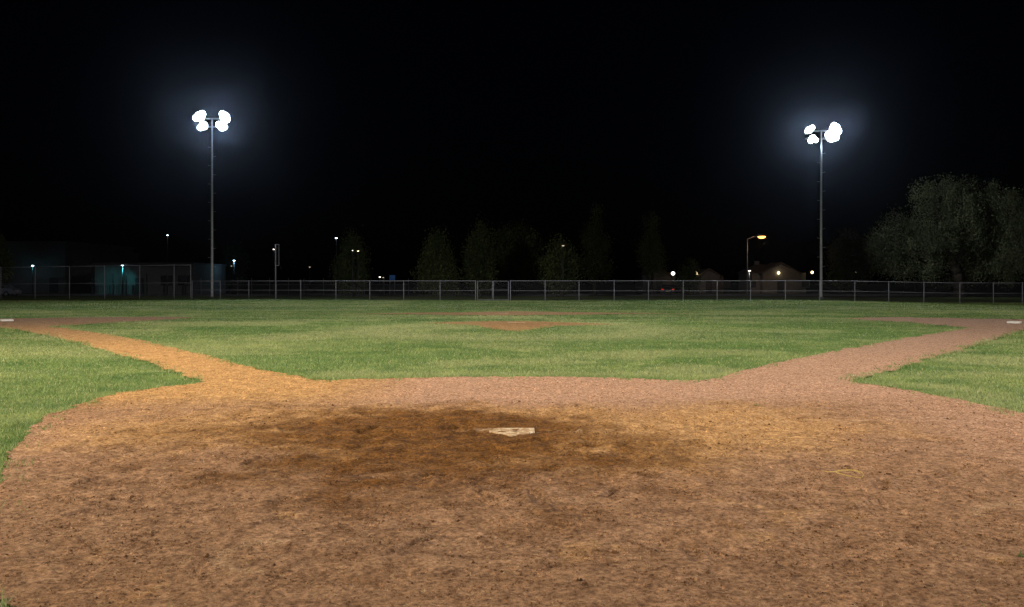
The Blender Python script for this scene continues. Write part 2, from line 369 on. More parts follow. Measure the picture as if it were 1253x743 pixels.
def build_dirt():
    ny, nx = XX.shape
    keep = MASK.copy()
    k2 = keep[:-1, :-1] | keep[1:, :-1] | keep[:-1, 1:] | keep[1:, 1:]
    idx = np.arange(ny * nx).reshape(ny, nx)
    Fc = np.stack([idx[:-1, :-1], idx[:-1, 1:], idx[1:, 1:], idx[1:, :-1]], -1)[k2]
    used = np.unique(Fc); remap = np.full(ny * nx, -1, np.int64); remap[used] = np.arange(len(used)); Fc = remap[Fc]
    x = XX.ravel()[used]; y = YY.ravel()[used]
    d = np.sqrt(((x + .15) / 3.0) ** 2 + ((y - 8.3) / 2.6) ** 2)
    act = np.exp(-d * d)                                   # trodden and dug ground round the plate
    z = 0.016 + (fbm(x * 1.3, y * 1.3, 4, 1) - .5) * .022 + (fbm(x * 7, y * 7, 4, 5) - .5) * (.022 + .036 * act)
    z += (fbm(x * 34, y * 34, 3, 9) - .5) * .010
    for k in range(190):                                    # scuffs and cleat holes
        cx, cy = RNG.normal(-.2, 2.4), RNG.normal(7.9, 1.8); a = RNG.uniform(0, math.pi); rx, ry = RNG.uniform(.06, .28), RNG.uniform(.03, .08)
        u = (x - cx) * math.cos(a) + (y - cy) * math.sin(a); v = -(x - cx) * math.sin(a) + (y - cy) * math.cos(a)
        q = (u / rx) ** 2 + (v / ry) ** 2
        z += RNG.uniform(.010, .028) * (np.exp(-((np.sqrt(q) - 1.3) / .45) ** 2) * .6 - np.exp(-q))
    flat = np.exp(-((x / .36) ** 2 + ((y - 8.44) / .34) ** 2) ** 3)
    z = z * (1 - flat) + flat * (.0135 + (fbm(x * 9, y * 9, 4, 15) - .5) * .040)
    z = np.maximum(z, 0.004) + terrain(x, y)
    damp, och, pale, chalk = soil(x, y)
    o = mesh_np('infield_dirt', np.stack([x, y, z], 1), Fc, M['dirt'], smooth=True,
                attrs={'damp': damp, 'ochre_lamplit': och, 'pale': pale, 'chalk': chalk})
    tag(o, kind='structure')
    n = 430000; yy = 3.3 + RNG.gamma(2.0, 2.5, n); xx = RNG.uniform(-1, 1, n) * (.64 * yy + 1.6)
    k = dirt_at(xx, yy) & (yy < 22) & (RNG.uniform(0, 1, n) < .25 + 1.3 * sstep(.38, .62, fbm(xx * 2.6, yy * 2.6, 3, 101)))
    xx, yy = xx[k], yy[k]; n = len(xx)
    r = np.minimum(.0020 * np.exp(RNG.gamma(1.3, .27, n)) * np.clip(yy / 7.5, 1, 2), .011)
    OV = np.array([(1, 0, 0), (0, 1, 0), (-1, 0, 0), (0, -1, 0), (0, 0, 1)], float); OF = np.array([(0, 1, 4), (1, 2, 4), (2, 3, 4), (3, 0, 4)])
    V = OV[None] * (1 + RNG.uniform(-.45, .45, (n, 5, 1))); a = RNG.uniform(0, 6.28, n); c, s_ = np.cos(a)[:, None], np.sin(a)[:, None]
    k = ~((np.abs(xx) < .26) & (np.abs(yy - 8.44) < .25) & (RNG.uniform(0, 1, n) < .8)); xx, yy, r, c, s_, V = xx[k], yy[k], r[k], c[k], s_[k], V[k]; n = len(xx)
    zb = np.interp(np.zeros(n), [0], [0]) + .0165 + (fbm(xx * 1.3, yy * 1.3, 4, 1) - .5) * .022 + (fbm(xx * 7, yy * 7, 4, 5) - .5) * .02 + terrain(xx, yy)
    W = np.stack([(V[..., 0] * c - V[..., 1] * s_) * r[:, None] + xx[:, None], (V[..., 0] * s_ + V[..., 1] * c) * r[:, None] + yy[:, None],
                  V[..., 2] * r[:, None] * 1.1 + zb[:, None] - .001], -1)
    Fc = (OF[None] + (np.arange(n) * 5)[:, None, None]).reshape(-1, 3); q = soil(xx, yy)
    o = mesh_np('dirt_crumbs', W.reshape(-1, 3), Fc, M['crumb'], attrs={**{nm: np.repeat(v, 5) for nm, v in zip(('damp', 'ochre_lamplit', 'pale', 'chalk'), q)}, 'rnd': np.repeat(RNG.uniform(0, 1, n), 5)})
    tag(o, 'loose granular crumbs of brown clay covering the foreground dirt', 'crumbs', kind='stuff')
build_dirt()

def tones(x, y):
    n = fbm(x * .35, y * .5, 4, 81)
    dry = sstep(.52, .68, n) * .7
    dry = np.maximum(dry, np.exp(-((y - 19.5 - .06 * x) / 2.3) ** 2) * sstep(-2, -8, x) * .7)             # straw strip in front of third base
    dry = np.maximum(dry, np.exp(-((y - 13.9) / .55) ** 2) * sstep(-4, -1, x) * .65 * (fbm(x * 1.5, y * 1.5, 3, 83) + .25))
    dry = np.maximum(dry, np.exp(-((np.hypot(x, (y - 27)) - 4.2) / 1.6) ** 2) * .9)
    dry = np.maximum(dry, .65 * sstep(-5, -8, x + .3 * (y - 10)) * sstep(19, 12, y) * (fbm(x * .9, y * .9, 4, 87) + .2))
    lush = sstep(.55, .42, fbm(x * .3 + 9, y * .35, 4, 85)) * .6
    lush = np.maximum(lush, np.exp(-(((x + 4.3) / 3.2) ** 2 + ((y - 16.3) / 2.0) ** 2)))
    lush = np.maximum(lush, np.exp(-(((x - 3.8) / 3.5) ** 2 + ((y - 21.5) / 2.5) ** 2)) * .9)
    lush = lush * (1 - dry * .8)
    return dry, lush
def build_turf():
    u = np.concatenate([np.linspace(-3, -.7, 30)[:-1], np.arange(-.7, .7, .01), np.linspace(.7, 3, 30)])
    yv = np.concatenate([np.arange(-20, 3.3, .8), 3.3 * np.exp(np.arange(0, math.log(96 / 3.3), .01))])
    U, Y = np.meshgrid(u, yv); X = U * np.maximum(Y, 14)
    ny, nx = X.shape; idx = np.arange(ny * nx).reshape(ny, nx)
    Fc = np.stack([idx[:-1, :-1], idx[:-1, 1:], idx[1:, 1:], idx[1:, :-1]], -1).reshape(-1, 4)
    x, y = X.ravel(), Y.ravel(); z = terrain(x, y) + np.where(dirt_at(x, y), -.012, 0); dry, lush = tones(x, y)
    tag(mesh_np('grass_field', np.stack([x, y, z], 1), Fc, M['turf'], smooth=True, attrs={'dry': dry, 'lush': lush}), kind='structure')
build_turf()
tag(MB().box((0, 400, -.45), (1800, 1400, .4)).build('ground', M['earth']), kind='structure')

def build_blades():
    P = []
    for y0, y1, dens in ((3.6, 9, 2600), (9, 14, 2300), (14, 22, 1250), (22, 32, 650), (32, 46, 300), (46, 71, 110)):
        wmax = .66 * y1 + 2.4; n = int((y1 - y0) * 2 * wmax * dens)
        x = RNG.uniform(-wmax, wmax, n); y = RNG.uniform(y0, y1, n); k = (np.abs(x) < .66 * y + 2.4)
        x, y = x[k], y[k]
        cl = fbm(x * 9, y * 9, 2, 90)
        k = RNG.uniform(0, 1, len(x)) < .45 + 1.1 * (cl - .3)
        P.append(np.stack([x[k], y[k]], 1))
    P = np.concatenate(P); x, y = P[:, 0], P[:, 1]
    k = ~dirt_at(x, y); 
    edge = np.zeros(len(x), bool)
    for dx, dy in ((0, -.35), (0, .3), (.22, 0), (-.22, 0)): edge |= ~dirt_at(x + dx, y + dy)
    stray = dirt_at(x, y) & edge & (fbm(x * 6, y * 6, 2, 97) > .57) & (RNG.uniform(0, 1, len(x)) < .4)
    x, y = x[k | stray], y[k | stray]
    near = np.zeros(len(x), bool)
    for dx, dy in ((0, -.12), (0, .1), (.1, 0), (-.1, 0)): near |= dirt_at(x + dx, y + dy * np.maximum(1, y / 14))
    n = len(x)
    h = RNG.uniform(.018, .042, n) * (.75 + .6 * fbm(x * 2, y * 2, 3, 93)) * np.where(near, 1.75, 1)
    tall = RNG.uniform(0, 1, n) > .985; h = np.where(tall, h * 1.5, h)
    wd = np.maximum(.0035, y * .00048) * RNG.uniform(.7, 1.4, n)
    a = RNG.uniform(0, math.pi, n); la = RNG.uniform(0, 2 * math.pi, n); lean = h * RNG.uniform(.2, 1.1, n)
    z = terrain(x, y) - .004
    A = np.stack([x - wd * np.cos(a), y - wd * np.sin(a), z], 1); B = np.stack([x + wd * np.cos(a), y + wd * np.sin(a), z], 1)
    T = np.stack([x + lean * np.cos(la), y + lean * np.sin(la), z + h], 1)
    V = np.stack([A, B, T], 1).reshape(-1, 3); Fc = np.arange(3 * n).reshape(-1, 3)
    dry, lush = tones(x, y); r = RNG.uniform(0, 1, n)
    o = mesh_np('grass', V, Fc, M['blade'], attrs={'dry': np.repeat(dry, 3), 'lush': np.repeat(lush, 3), 'rnd': np.repeat(r, 3)})
    tag(o, 'short mown green grass with straw coloured patches on both sides of the dirt baselines', 'grass', kind='stuff')
build_blades()

def ico():
    b = bmesh.new(); bmesh.ops.create_icosphere(b, subdivisions=1, radius=1)
    V = np.array([v.co[:] for v in b.verts]); Fc = np.array([[v.index for v in f.verts] for f in b.faces]); b.free(); return V, Fc
def build_clods():
    V0, F0 = ico(); n = 14000
    y = np.concatenate([3.7 + RNG.gamma(2.0, 2.2, n // 2), RNG.normal(8.6, 1.4, n - n // 2)])
    x = np.concatenate([RNG.uniform(-.62, .62, n // 2) * y[:n // 2], RNG.normal(-.2, 2.6, n - n // 2)])
    k = dirt_at(x, y) & (y > 3.6) & (y < 34); x, y = x[k], y[k]; n = len(x)
    r = np.minimum(.0019 * np.exp(RNG.gamma(1.2, .34, n)), .013); r *= np.where(y > 14, 1.4, 1)
    rot = RNG.uniform(0, 6.28, n); sx = RNG.uniform(.8, 1.7, n); sz = RNG.uniform(.45, .8, n)
    J = 1 + RNG.uniform(-.28, .28, (n, len(V0), 1)); V = V0[None] * J
    vx = V[..., 0] * sx[:, None]; vy = V[..., 1]; c, s_ = np.cos(rot)[:, None], np.sin(rot)[:, None]
    W = np.stack([(vx * c - vy * s_) * r[:, None] + x[:, None], (vx * s_ + vy * c) * r[:, None] + y[:, None],
                  V[..., 2] * (sz * r)[:, None] + (.017 + r * .3 + terrain(x, y))[:, None]], -1)
    Fc = (F0[None] + (np.arange(n) * len(V0))[:, None, None]).reshape(-1, 3)
    tag(mesh_np('dirt_clods', W.reshape(-1, 3), Fc, M['clod']), 'small dark crumbs and clods of clay strewn over the infield dirt', 'clods', kind='stuff')
    # dry clippings
    n = 1500; y = 3.7 + RNG.gamma(1.6, 1.6, n); x = RNG.uniform(-.62, .62, n) * y; k = dirt_at(x, y); x, y = x[k], y[k]; n = len(x)
    L = RNG.uniform(.008, .03, n); a = RNG.uniform(0, 6.28, n); wv = .0012
    dx, dy = np.cos(a) * L, np.sin(a) * L; nx_, ny_ = -np.sin(a) * wv, np.cos(a) * wv; z = np.full(n, .026)
    V = np.stack([np.stack([x - dx + nx_, y - dy + ny_, z], 1), np.stack([x - dx - nx_, y - dy - ny_, z], 1),
                  np.stack([x + dx, y + dy, z + RNG.uniform(0, .012, n)], 1)], 1).reshape(-1, 3)
    tag(mesh_np('straw_clippings', V, np.arange(3 * n).reshape(-1, 3), M['straw']), 'pale dry grass clippings scattered on the infield dirt', 'clippings', kind='stuff')
build_clods()

# ---------------------------------------------------------------- home plate, bases
hp = empty('home_plate', (0.0, 8.44, .0045))
tag(hp, 'worn white five sided home plate half buried in the orange dirt', 'home plate')
m = MB(); pts = [(-.22, .215, 0), (.22, .215, 0), (.22, 0, 0), (0, -.215, 0), (-.22, 0, 0)]
m.prism(pts[::-1], (0, 0, .016)).build('rubber_slab', plate_mat(), hp, bevel=.004)
m = MB(); m.tube((.03, .02, .0135), (.03, .02, .0172), .022, n=12).build('bolt_hole', M['dark'], hp)

def base(name, p, r, label, rz, z0, mt='white'):
    x, y = gp(p, r); b = empty(name, (x, y, z0), rz)
    tag(b, label, 'base')
    MB().box((0, 0, .045), (.40, .40, .075)).build('cushion', M[mt], b, bevel=.018)
    MB().box((0, 0, .004), (.34, .34, .012)).build('mounting_plate', M['dark'], b)
    return b
base('third_base', 8, 394.0, 'white square bag base at the far end of the orange left baseline', R(40), .016)
base('first_base', 1241, 396.6, 'white square bag base at the far end of the pinkish right baseline', R(-40), .016)
base('second_base', 616, 384.3, 'low dusty white bag base on the dirt strip beyond the pitching mound', R(45), -.02, 'dusty')
x, y = gp(632, 396.4); rb = empty('pitching_rubber', (x, y, float(terrain(np.array([x]), np.array([y]))[0]) + .02))
tag(rb, 'narrow pale pitching rubber set in the mound dirt', 'pitching rubber')
MB().box((0, 0, 0), (.61, .15, .04)).build('rubber_bar', M['dusty'], rb, bevel=.006)

# ---------------------------------------------------------------- bits lying on the dirt
def weed(p, r, label, n, sz):
    x, y = gp(p, r); o = empty('weed', (x, y, .012)); tag(o, label, 'weed')
    V = []; 
    for k in range(n):
        a = random.uniform(0, 6.28); L = sz * random.uniform(.5, 1); hh = L * random.uniform(.3, 1.1); wv = sz * .09
        bx, by = random.gauss(0, sz * .25), random.gauss(0, sz * .25)
        c, s_ = math.cos(a), math.sin(a)
        V += [(bx - s_ * wv, by + c * wv, 0), (bx + s_ * wv, by - c * wv, 0), (bx + c * L, by + s_ * L, hh)]
    mesh_np('leaves', V, np.arange(len(V)).reshape(-1, 3), M['weed'], o)
    MB().ball((0, 0, 0), sz * .12, 1).build('root_crown', M['clod'], o)
weed(925, 499, 'small green weed tuft alone in dirt in front of right grass corner', 40, .05)
weed(1248, 684, 'spindly green weed at the right edge of the foreground dirt', 24, .035)
weed(388, 448, 'brownish weed tuft at the orange baseline edge left of the infield corner', 0 or 30, .04)

x, y = gp(1040, 585); st = empty('twine_loop', (x, y, .03)); tag(st, 'loose loop of yellow twine lying on dirt right of home plate', 'twine')
cu = bpy.data.curves.new('twine', 'CURVE'); cu.dimensions = '3D'; cu.bevel_depth = .0015; cu.resolution_u = 6
sp = cu.splines.new('NURBS'); pts = []
for k in range(22):
    a = k / 21 * 8.2; q = .075 + .012 * math.sin(3 * a) + .0015 * k
    pts.append((q * math.cos(a), q * 1.35 * math.sin(a), .004 * math.sin(2 * a) + .004, 1))
pts += [(-.13, .02, .004, 1), (-.17, .08, .006, 1)]
sp.points.add(len(pts) - 1)
for q, c in zip(sp.points, pts): q.co = c
sp.use_endpoint_u = True; sp.order_u = 4
cu.materials.append(M['string']); tmp = bpy.data.objects.new('tmp', cu); COL.objects.link(tmp); bpy.context.view_layer.update()
me = bpy.data.meshes.new_from_object(tmp.evaluated_get(bpy.context.evaluated_depsgraph_get())); bpy.data.objects.remove(tmp)
co = bpy.data.objects.new('twine_strand', me); COL.objects.link(co); co.parent = st
for (p, r, s_, lab) in ((671, 640, .020, 'round dark stone on dirt below and right of home plate'), (752, 681, .016, 'small dark stone low in the foreground dirt right of centre'),
                        (537, 583, .024, 'dark clay lump on damp soil lower left of home plate'), (733, 597, .022, 'dark clay lump in a scuff lower right of home plate'),
                        (548, 512, .026, 'dark clay lump on damp soil upper left of home plate')):
    x, y = gp(p, r); m = MB(); m.ball((0, 0, 0), s_, 2, (1.2, 1, .7))
    for v in m.bm.verts: v.co *= random.uniform(.82, 1.12)
    o = m.build('stone' if 'stone' in lab else 'clay_lump', M['clod']); o.location = (x, y, .02); tag(o, lab, 'stone' if 'stone' in lab else 'clay lump')

# ---------------------------------------------------------------- fences
def uvify(o, us):      # uv = metres along the fence, height
    me = o.data; uv = me.uv_layers.new(name='UVMap')
    for lp in me.loops: uv.data[lp.index].uv = us[lp.vertex_index]
def fence(name, label, P, top, z0, post_r=.032, rails=(1.0, .5), fabric=True, post_tops=None, group=None):
    """P: list of (x, y) post positions; top, z0: height and base per post"""
    ox, oy = P[0]; f = empty(name, (ox, oy, 0)); tag(f, label, 'fence', group)
    L = lambda i, z: (P[i][0] - ox, P[i][1] - oy, z)
    for i in range(len(P)):
        m = MB().tube(L(i, z0[i] - .25), L(i, z0[i] + top[i] + .03), post_r, n=10).ball(L(i, z0[i] + top[i] + .03), post_r * 1.25, 1, (1, 1, .8))
        m.build('post', M['galv'], f, smooth=True)
    for k, fr in enumerate(rails):
        m = MB()
        for i in range(len(P) - 1): m.tube(L(i, z0[i] + top[i] * fr), L(i + 1, z0[i + 1] + top[i + 1] * fr), .024 if k == 0 else .016, n=8)
        m.build('top_rail' if k == 0 else 'middle_rail', M['galv'], f, smooth=True)
    if fabric:
        V = []; U = []; d = 0; Fc = []
        for i in range(len(P)):
            if i: d += math.dist(P[i], P[i - 1])
            a = L(i, z0[i] + .03); b = L(i, z0[i] + top[i]); V += [(a[0], a[1] - post_r - .004, a[2]), (b[0], b[1] - post_r - .004, b[2])]; U += [(d, 0), (d, top[i])]
            if i: Fc.append((2 * i - 2, 2 * i, 2 * i + 1, 2 * i - 1))
        o = mesh_np('chain_link_fabric', V, Fc, M['wire'], f); uvify(o, U)
    return f
def fz(p):             # distance of the outfield fence along photo column p
    pts = [(-60, 79), (0, 79), (235, 80), (300, 78), (600, 71), (900, 69.5), (1050, 68.5), (1253, 68), (1500, 64)]
    return float(np.interp(p, [a for a, _ in pts], [b for _, b in pts]))
def fpos(p): z = fz(p); return (px(p, z), z)
cols_l = [235, 269.5, 304.5, 338, 368, 411, 452.5, 494, 538.5, 582]
cols_r = [624.5, 667, 708.5, 751.5, 793.5, 836, 877.5, 918.3, 961, 1003, 1046, 1087.5, 1130.5, 1174.5, 1215.5, 1251, 1290, 1330]
def run(cols, name, label, top=1.6):
    P = [fpos(c) for c in cols]; z0 = [float(terrain(np.array([a]), np.array([b]))[0]) for a, b in P]
    return fence(name, label, P, [top] * len(P), z0)
run(cols_l, 'outfield_fence', 'low grey chain link outfield fence from left pole to the gate')
run(cols_r, 'outfield_fence', 'low grey chain link outfield fence from the gate to the big tree at right')
P = [fpos(c) for c in (-42, 1, 43, 85, 128, 171, 213, 235)]
P[-1] = (P[-1][0] - .12, P[-1][1])
fence('tall_fence', 'tall grey chain link fence with three metre posts at the far left', P, [2.75, 2.82, 2.87, 2.92, 2.96, 3.0, 3.05, 3.05], [0] * 8, rails=(1.0, .47))
# gate: two hung leaves between the runs
x0, y0 = fpos(583.2); x1, y1 = fpos(623.3); g = empty('chain_link_gate', (x0, y0, 0)); tag(g, 'double chain link gate in the middle of the outfield fence', 'gate')
for s0, s1 in ((.03, .485), (.515, .97)):
    a = ((x1 - x0) * s0, (y1 - y0) * s0); b = ((x1 - x0) * s1, (y1 - y0) * s1)
    m = MB().tube((*a, .06), (*a, 1.58), .028).tube((*b, .06), (*b, 1.58), .028).tube((*a, 1.58), (*b, 1.58), .022).tube((*a, .06), (*b, .06), .022).tube((*a, .85), (*b, .85), .014)
    lf = m.build('gate_leaf', M['galv'], g, smooth=True)
    o = mesh_np('chain_link_fabric', [(a[0], a[1] - .04, .06), (b[0], b[1] - .04, .06), (b[0], b[1] - .04, 1.58), (a[0], a[1] - .04, 1.58)], [(0, 1, 2, 3)], M['wire'], lf)
    uvify(o, [(0, 0), (1.3, 0), (1.3, 1.5), (0, 1.5)])
MB().box(((x1 - x0) * .5, (y1 - y0) * .5, .95), (.16, .05, .05)).build('latch', M['galv'], g)
# second fence beyond, left part
P = [(px(c, 112), 112) for c in (246, 270, 291, 308, 330, 353, 372, 396, 420, 446, 470, 500)]
fence('boundary_fence', 'thin boundary fence with stub posts far beyond the outfield fence at left', P, [2.25] * len(P), [-.25] * len(P), rails=(.64, .3), fabric=False)

# foul pole with its wing
z = 77; x = px(337.3, z); fp = empty('foul_pole', (x, z, 0)); tag(fp, 'narrow dim foul pole with a screen wing rising above the outfield fence', 'foul pole')
MB().tube((0, 0, -.1), (0, 0, pz(299, z)), .05, n=10).build('pole', M['galv'], fp, smooth=True)
m = MB(); xr = .29; m.tube((xr, 0, pz(325, z)), (xr, 0, pz(299, z)), .025).tube((0, 0, pz(299.3, z)), (xr, 0, pz(299.3, z)), .025).tube((0, 0, pz(325, z)), (xr, 0, pz(325, z)), .025)
m.build('wing_frame', M['galv'], fp)
o = mesh_np('wing_screen', [(0, -.03, pz(325, z)), (xr, -.03, pz(325, z)), (xr, -.03, pz(299.3, z)), (0, -.03, pz(299.3, z))], [(0, 1, 2, 3)], M['wire'], fp); uvify(o, [(0, 0), (.29, 0), (.29, 1.9), (0, 1.9)])

# ---------------------------------------------------------------- floodlight towers in view
def tower(p, z, heads, toprow, label, aim):
    x = px(p, z); t = empty('floodlight_tower', (x, z, 0)); tag(t, label, 'floodlight tower', 'floodlight towers beyond the outfield fence')
    ht = pz(toprow, z)
    MB().tube((0, 0, -.4), (0, 0, ht), .125, .08, n=16).build('pole', M['pole'], t, smooth=True)
    MB().tube((0, 0, -.3), (0, 0, .10), .26, n=16).build('base_collar', M['stucco'], t)
    rows = sorted({r for _, r, _ in heads})
    lvl = [ (min(rows) + 1.5), (max(rows) - .5) ]
    for lv in lvl:
        hz = pz(lv, z) - .02
        MB().box((0, .05, hz), (3.0, .11, .11)).build('crossarm', M['pole'], t)
    zz = 3.0; side = 1
    while zz < ht - 2:
        MB().tube((side * .08, 0, zz), (side * .30, 0, zz), .010, n=6).tube((side * .35, 0, zz), (side * .35, 0, zz + .05), .014, n=6).build('step_peg', M['pole'], t)
        zz += .9; side = -side
    a = Vector(aim) - Vector((x, z, ht)); 
    more = []
    for k, (hp_, r, rad) in enumerate(heads): more += [(hp_, r, rad * 1.08), (hp_ + (3.4, -3.0, 2.6, -3.6)[k % 4], r + (-2.6, 2.8, 3.2, -1.8)[k % 4], rad * .8), (hp_ + (-3.6, 2.6, -2.0, 3.8)[k % 4], r + (2.2, 2.4, -3.0, 1.4)[k % 4], rad * .7)]  # overlapping heads added round each real one to imitate irregular glare
    for hi, (hp_, r, rad) in enumerate(more):
        c = Vector(((hp_ - p) * z / F, -.35 - .12 * (hi % 3), pz(r, z)))
        d = (Vector(aim) - Vector((x, z, 0)) - c).normalized(); q = d.to_track_quat('Z', 'Y').to_matrix().to_4x4()
        bm = bmesh.new()
        prof = [(.10, -.55), (.16, -.50), (.22, -.38), (rad * .8, -.16), (rad, 0.0), (rad * .97, .02), (rad * .93, -.03), (rad * .7, -.17), (.12, -.36)]
        n = 20; ring = [[bm.verts.new((rr * math.cos(2 * math.pi * i / n), rr * math.sin(2 * math.pi * i / n), zz2)) for i in range(n)] for rr, zz2 in prof]
        for k in range(len(prof) - 1):
            for i in range(n): bm.faces.new((ring[k][i], ring[k][(i + 1) % n], ring[k + 1][(i + 1) % n], ring[k + 1][i]))
        bm.faces.new(ring[0][::-1]); bm.faces.new(ring[-1])
        bm.transform(Matrix.Translation(c) @ q)
        mb = MB(); mb.bm.free(); mb.bm = bm; hd = mb.build('flood_or_glare_head', M['pole'], t, smooth=True)
        m = MB(); m.tube(c + d * -.035, c + d * -.012, rad * .92, n=24); m.build('lens', M['flood'], hd)
        MB().tube(c + d * -.4, c + d * -.4 + Vector((0, .30, 0)), .03, n=6).build('bracket', M['pole'], hd)
        if hi % 3 == 0: lamp('flood_or_added_lamp', (x + c.x + d.x * .12, z + c.y + d.y * .12, c.z + d.z * .12), aim, 12000, (0.80, 0.90, 1.0), 100, .8, .35)
    return t
tower(259.5, 86, [(246, 143.5, .46), (250.5, 154.5, .40), (276.5, 144, .46), (273.5, 155.5, .42)], 145,
      'tall floodlight tower at left with four bright white heads in two pairs', (2, 18, 0))
tower(1004.8, 84, [(988.5, 160, .32), (993, 170.5, .34), (1020, 158.5, .50), (1016, 168, .50)], 160,
      'tall floodlight tower right of centre whose right heads outshine its left ones', (-2, 18, 0))

# ---------------------------------------------------------------- trees
def tree(name, label, x, y, lobes, trunk_r, crown_base, n_clump, leaf, mat, per=26, up=1.0, z0=-.25, seed=1, group=None, trunk_top=None, clump=None, vs_=1.1):
    """lobes: (dx, dy, z, rx, ry, rz) ellipsoids that make the crown"""
    rg = np.random.default_rng(seed); t = empty(name, (x, y, z0)); tag(t, label, 'tree', group)
    tt = trunk_top or crown_base * 1.25
    m = MB(); pr = Vector((0, 0, -.2)); rr = trunk_r * 1.3
    for k in range(1, 6):
        q = Vector((rg.normal(0, .06) * k, rg.normal(0, .06) * k, tt * k / 5)); r2 = trunk_r * (1.1 - .08 * k); m.tube(pr, q, rr, r2, 10); pr, rr = q, r2
    top = pr
    for lb in lobes:
        e = Vector(lb[:3])
        for j in range(3):
            mid = top.lerp(e, .5) + Vector(rg.normal(0, .12 * lb[3], 3)); end = e + Vector((rg.normal(0, .45) * lb[3], rg.normal(0, .4) * lb[4], abs(rg.normal(0, .5)) * lb[5]))
            m.tube(top, mid, rr * .55, rr * .3, 7).tube(mid, end, rr * .3, rr * .07, 6)
    m.build('trunk', M['bark'], t, smooth=True)
    vol = np.array([a[3] * a[4] * a[5] for a in lobes]) ** .67; pick = rg.choice(len(lobes), n_clump, p=vol / vol.sum())
    Lb = np.array(lobes)[pick]; d = rg.normal(0, 1, (n_clump, 3)); d /= np.linalg.norm(d, axis=1)[:, None]
    rad = rg.uniform(.25, 1.0, n_clump) ** .5; C = Lb[:, :3] + d * Lb[:, 3:] * rad[:, None]
    k = C[:, 2] > crown_base * .75; C = C[k]; n_clump = len(C)
    cs = (clump or leaf * 3.0) * rg.uniform(.6, 1.5, n_clump)
    cnt = n_clump * per; c = np.repeat(C, per, 0); s = np.repeat(cs, per)
    off = np.clip(rg.normal(0, .42, (cnt, 3)), -.9, .9) * s[:, None]; off[:, 2] *= vs_ * up
    p = c + off
    L = leaf * rg.uniform(.6, 1.25, cnt); dirn = rg.normal(0, 1, (cnt, 3)); dirn[:, 2] += .8 * up; dirn /= np.linalg.norm(dirn, axis=1)[:, None]
    sd = np.cross(dirn, rg.normal(0, 1, (cnt, 3))); sd /= np.linalg.norm(sd, axis=1)[:, None]
    A = p - dirn * L[:, None] * .5; B = p + sd * (L * .24)[:, None]; D = p + dirn * L[:, None] * .5; E = p - sd * (L * .24)[:, None]
    V = np.stack([A, B, D, E], 1).reshape(-1, 3)
    rnd = np.repeat(np.clip(np.repeat(rg.uniform(0, 1, n_clump), per) * .7 + rg.uniform(0, .3, cnt), 0, 1), 4)
    mesh_np('crown', V, np.arange(4 * cnt).reshape(-1, 4), mat, t, attrs={'rnd': rnd})
    return t
def lobes_big():
    z = 98; k = z / F; out = []
    for p, r, w_, h_ in ((1150, 275, 52, 52), (1195, 270, 52, 48), (1110, 290, 38, 34), (1085, 300, 27, 24), (1170, 300, 60, 36), (1225, 290, 30, 45), (1140, 245, 34, 26), (1185, 240, 36, 22), (1130, 315, 48, 24), (1210, 315, 44, 24), (1095, 318, 30, 20), (1120, 333, 30, 13), (1165, 333, 40, 14), (1215, 333, 40, 14)):
        out.append(((p - 1172) * k, random.uniform(-2, 2), pz(r, z) + .25, w_ * k * .92, w_ * k * .8, h_ * k * .92))
    return out
tree('broad_tree', 'huge spreading grey green tree behind the fence at the right', px(1172, 98), 98, lobes_big(), .6, 1.6, 330, .23, M['leaf_grey'], per=210, up=1.3, seed=3, clump=1.0, vs_=1.15, trunk_top=4.5)
z = 88; k = z / F
tree('broad_tree', 'dark olive tree cut by the right edge of the picture', px(1262, z), z, [(0, 0, pz(300, z), 34 * k, 3, 34 * k), (-12 * k, 1, pz(320, z), 28 * k, 2.4, 24 * k), (14 * k, 0, pz(280, z), 34 * k, 3, 26 * k), (-2, 0, pz(250, z), 26 * k, 2.4, 20 * k)], .4, 1.4, 120, .22, M['leaf_grey'], per=140, up=1.2, seed=5, clump=1.0, vs_=1.15)
def cone_lobes(z, p, rows, wds):
    k = z / F; return [(random.uniform(-.3, .3), random.uniform(-.4, .4), pz(r, z) + .25, w_ * k, w_ * k * .9, 15 * k) for r, w_ in zip(rows, wds)]
def ctree(p, z, rows, wds, label, mat='leaf_dark', seed=9, n=520, leaf=.24, name='conical_tree', up=1.6, base_=1.2):
    return tree(name, label, px(p, z), z, cone_lobes(z, p, rows, wds), .22, base_, n, leaf, M[mat], per=24, up=up, seed=seed, group='trees beyond the outfield fence', trunk_top=pz(rows[0] + 22, z))
ctree(430, 92, (303, 315, 328, 340), (7, 15, 19, 20), 'upright tree with two tiny lights showing near its top, left of centre', seed=21)
ctree(533, 94, (300, 312, 326, 342), (10, 17, 22, 26), 'broad based upright tree behind the fence, nearest left of the gate', seed=22)
ctree(586, 98, (290, 305, 320, 338), (9, 14, 19, 20), 'narrow upright tree directly behind the fence gate', seed=23)
ctree(687, 92, (308, 318, 330, 343), (13, 19, 22, 21), 'rounded tree with an amber light at its top right of the gate', seed=24, name='round_tree', up=1.0)
ctree(632, 118, (290, 300, 318, 335), (28, 36, 36, 30), 'very dark broad tree between the gate and the rounded tree', seed=25, name='broad_tree', up=.9, leaf=.32)
ctree(728, 120, (262, 285, 305, 328), (8, 14, 18, 22), 'faint tall sparse tree just right of the rounded tree', seed=26, n=300, name='sparse_tree', base_=3)
ctree(797, 125, (275, 295, 312, 328), (8, 14, 17, 15), 'faint tall tree with bare lower trunk left of the white lights', seed=27, n=260, name='sparse_tree', base_=4)
ctree(842, 118, (330, 336, 342, 346), (10, 14, 14, 10), 'low bushy dark tree between two whitish lights', seed=28, n=200, name='bushy_tree', up=.8, base_=.4)
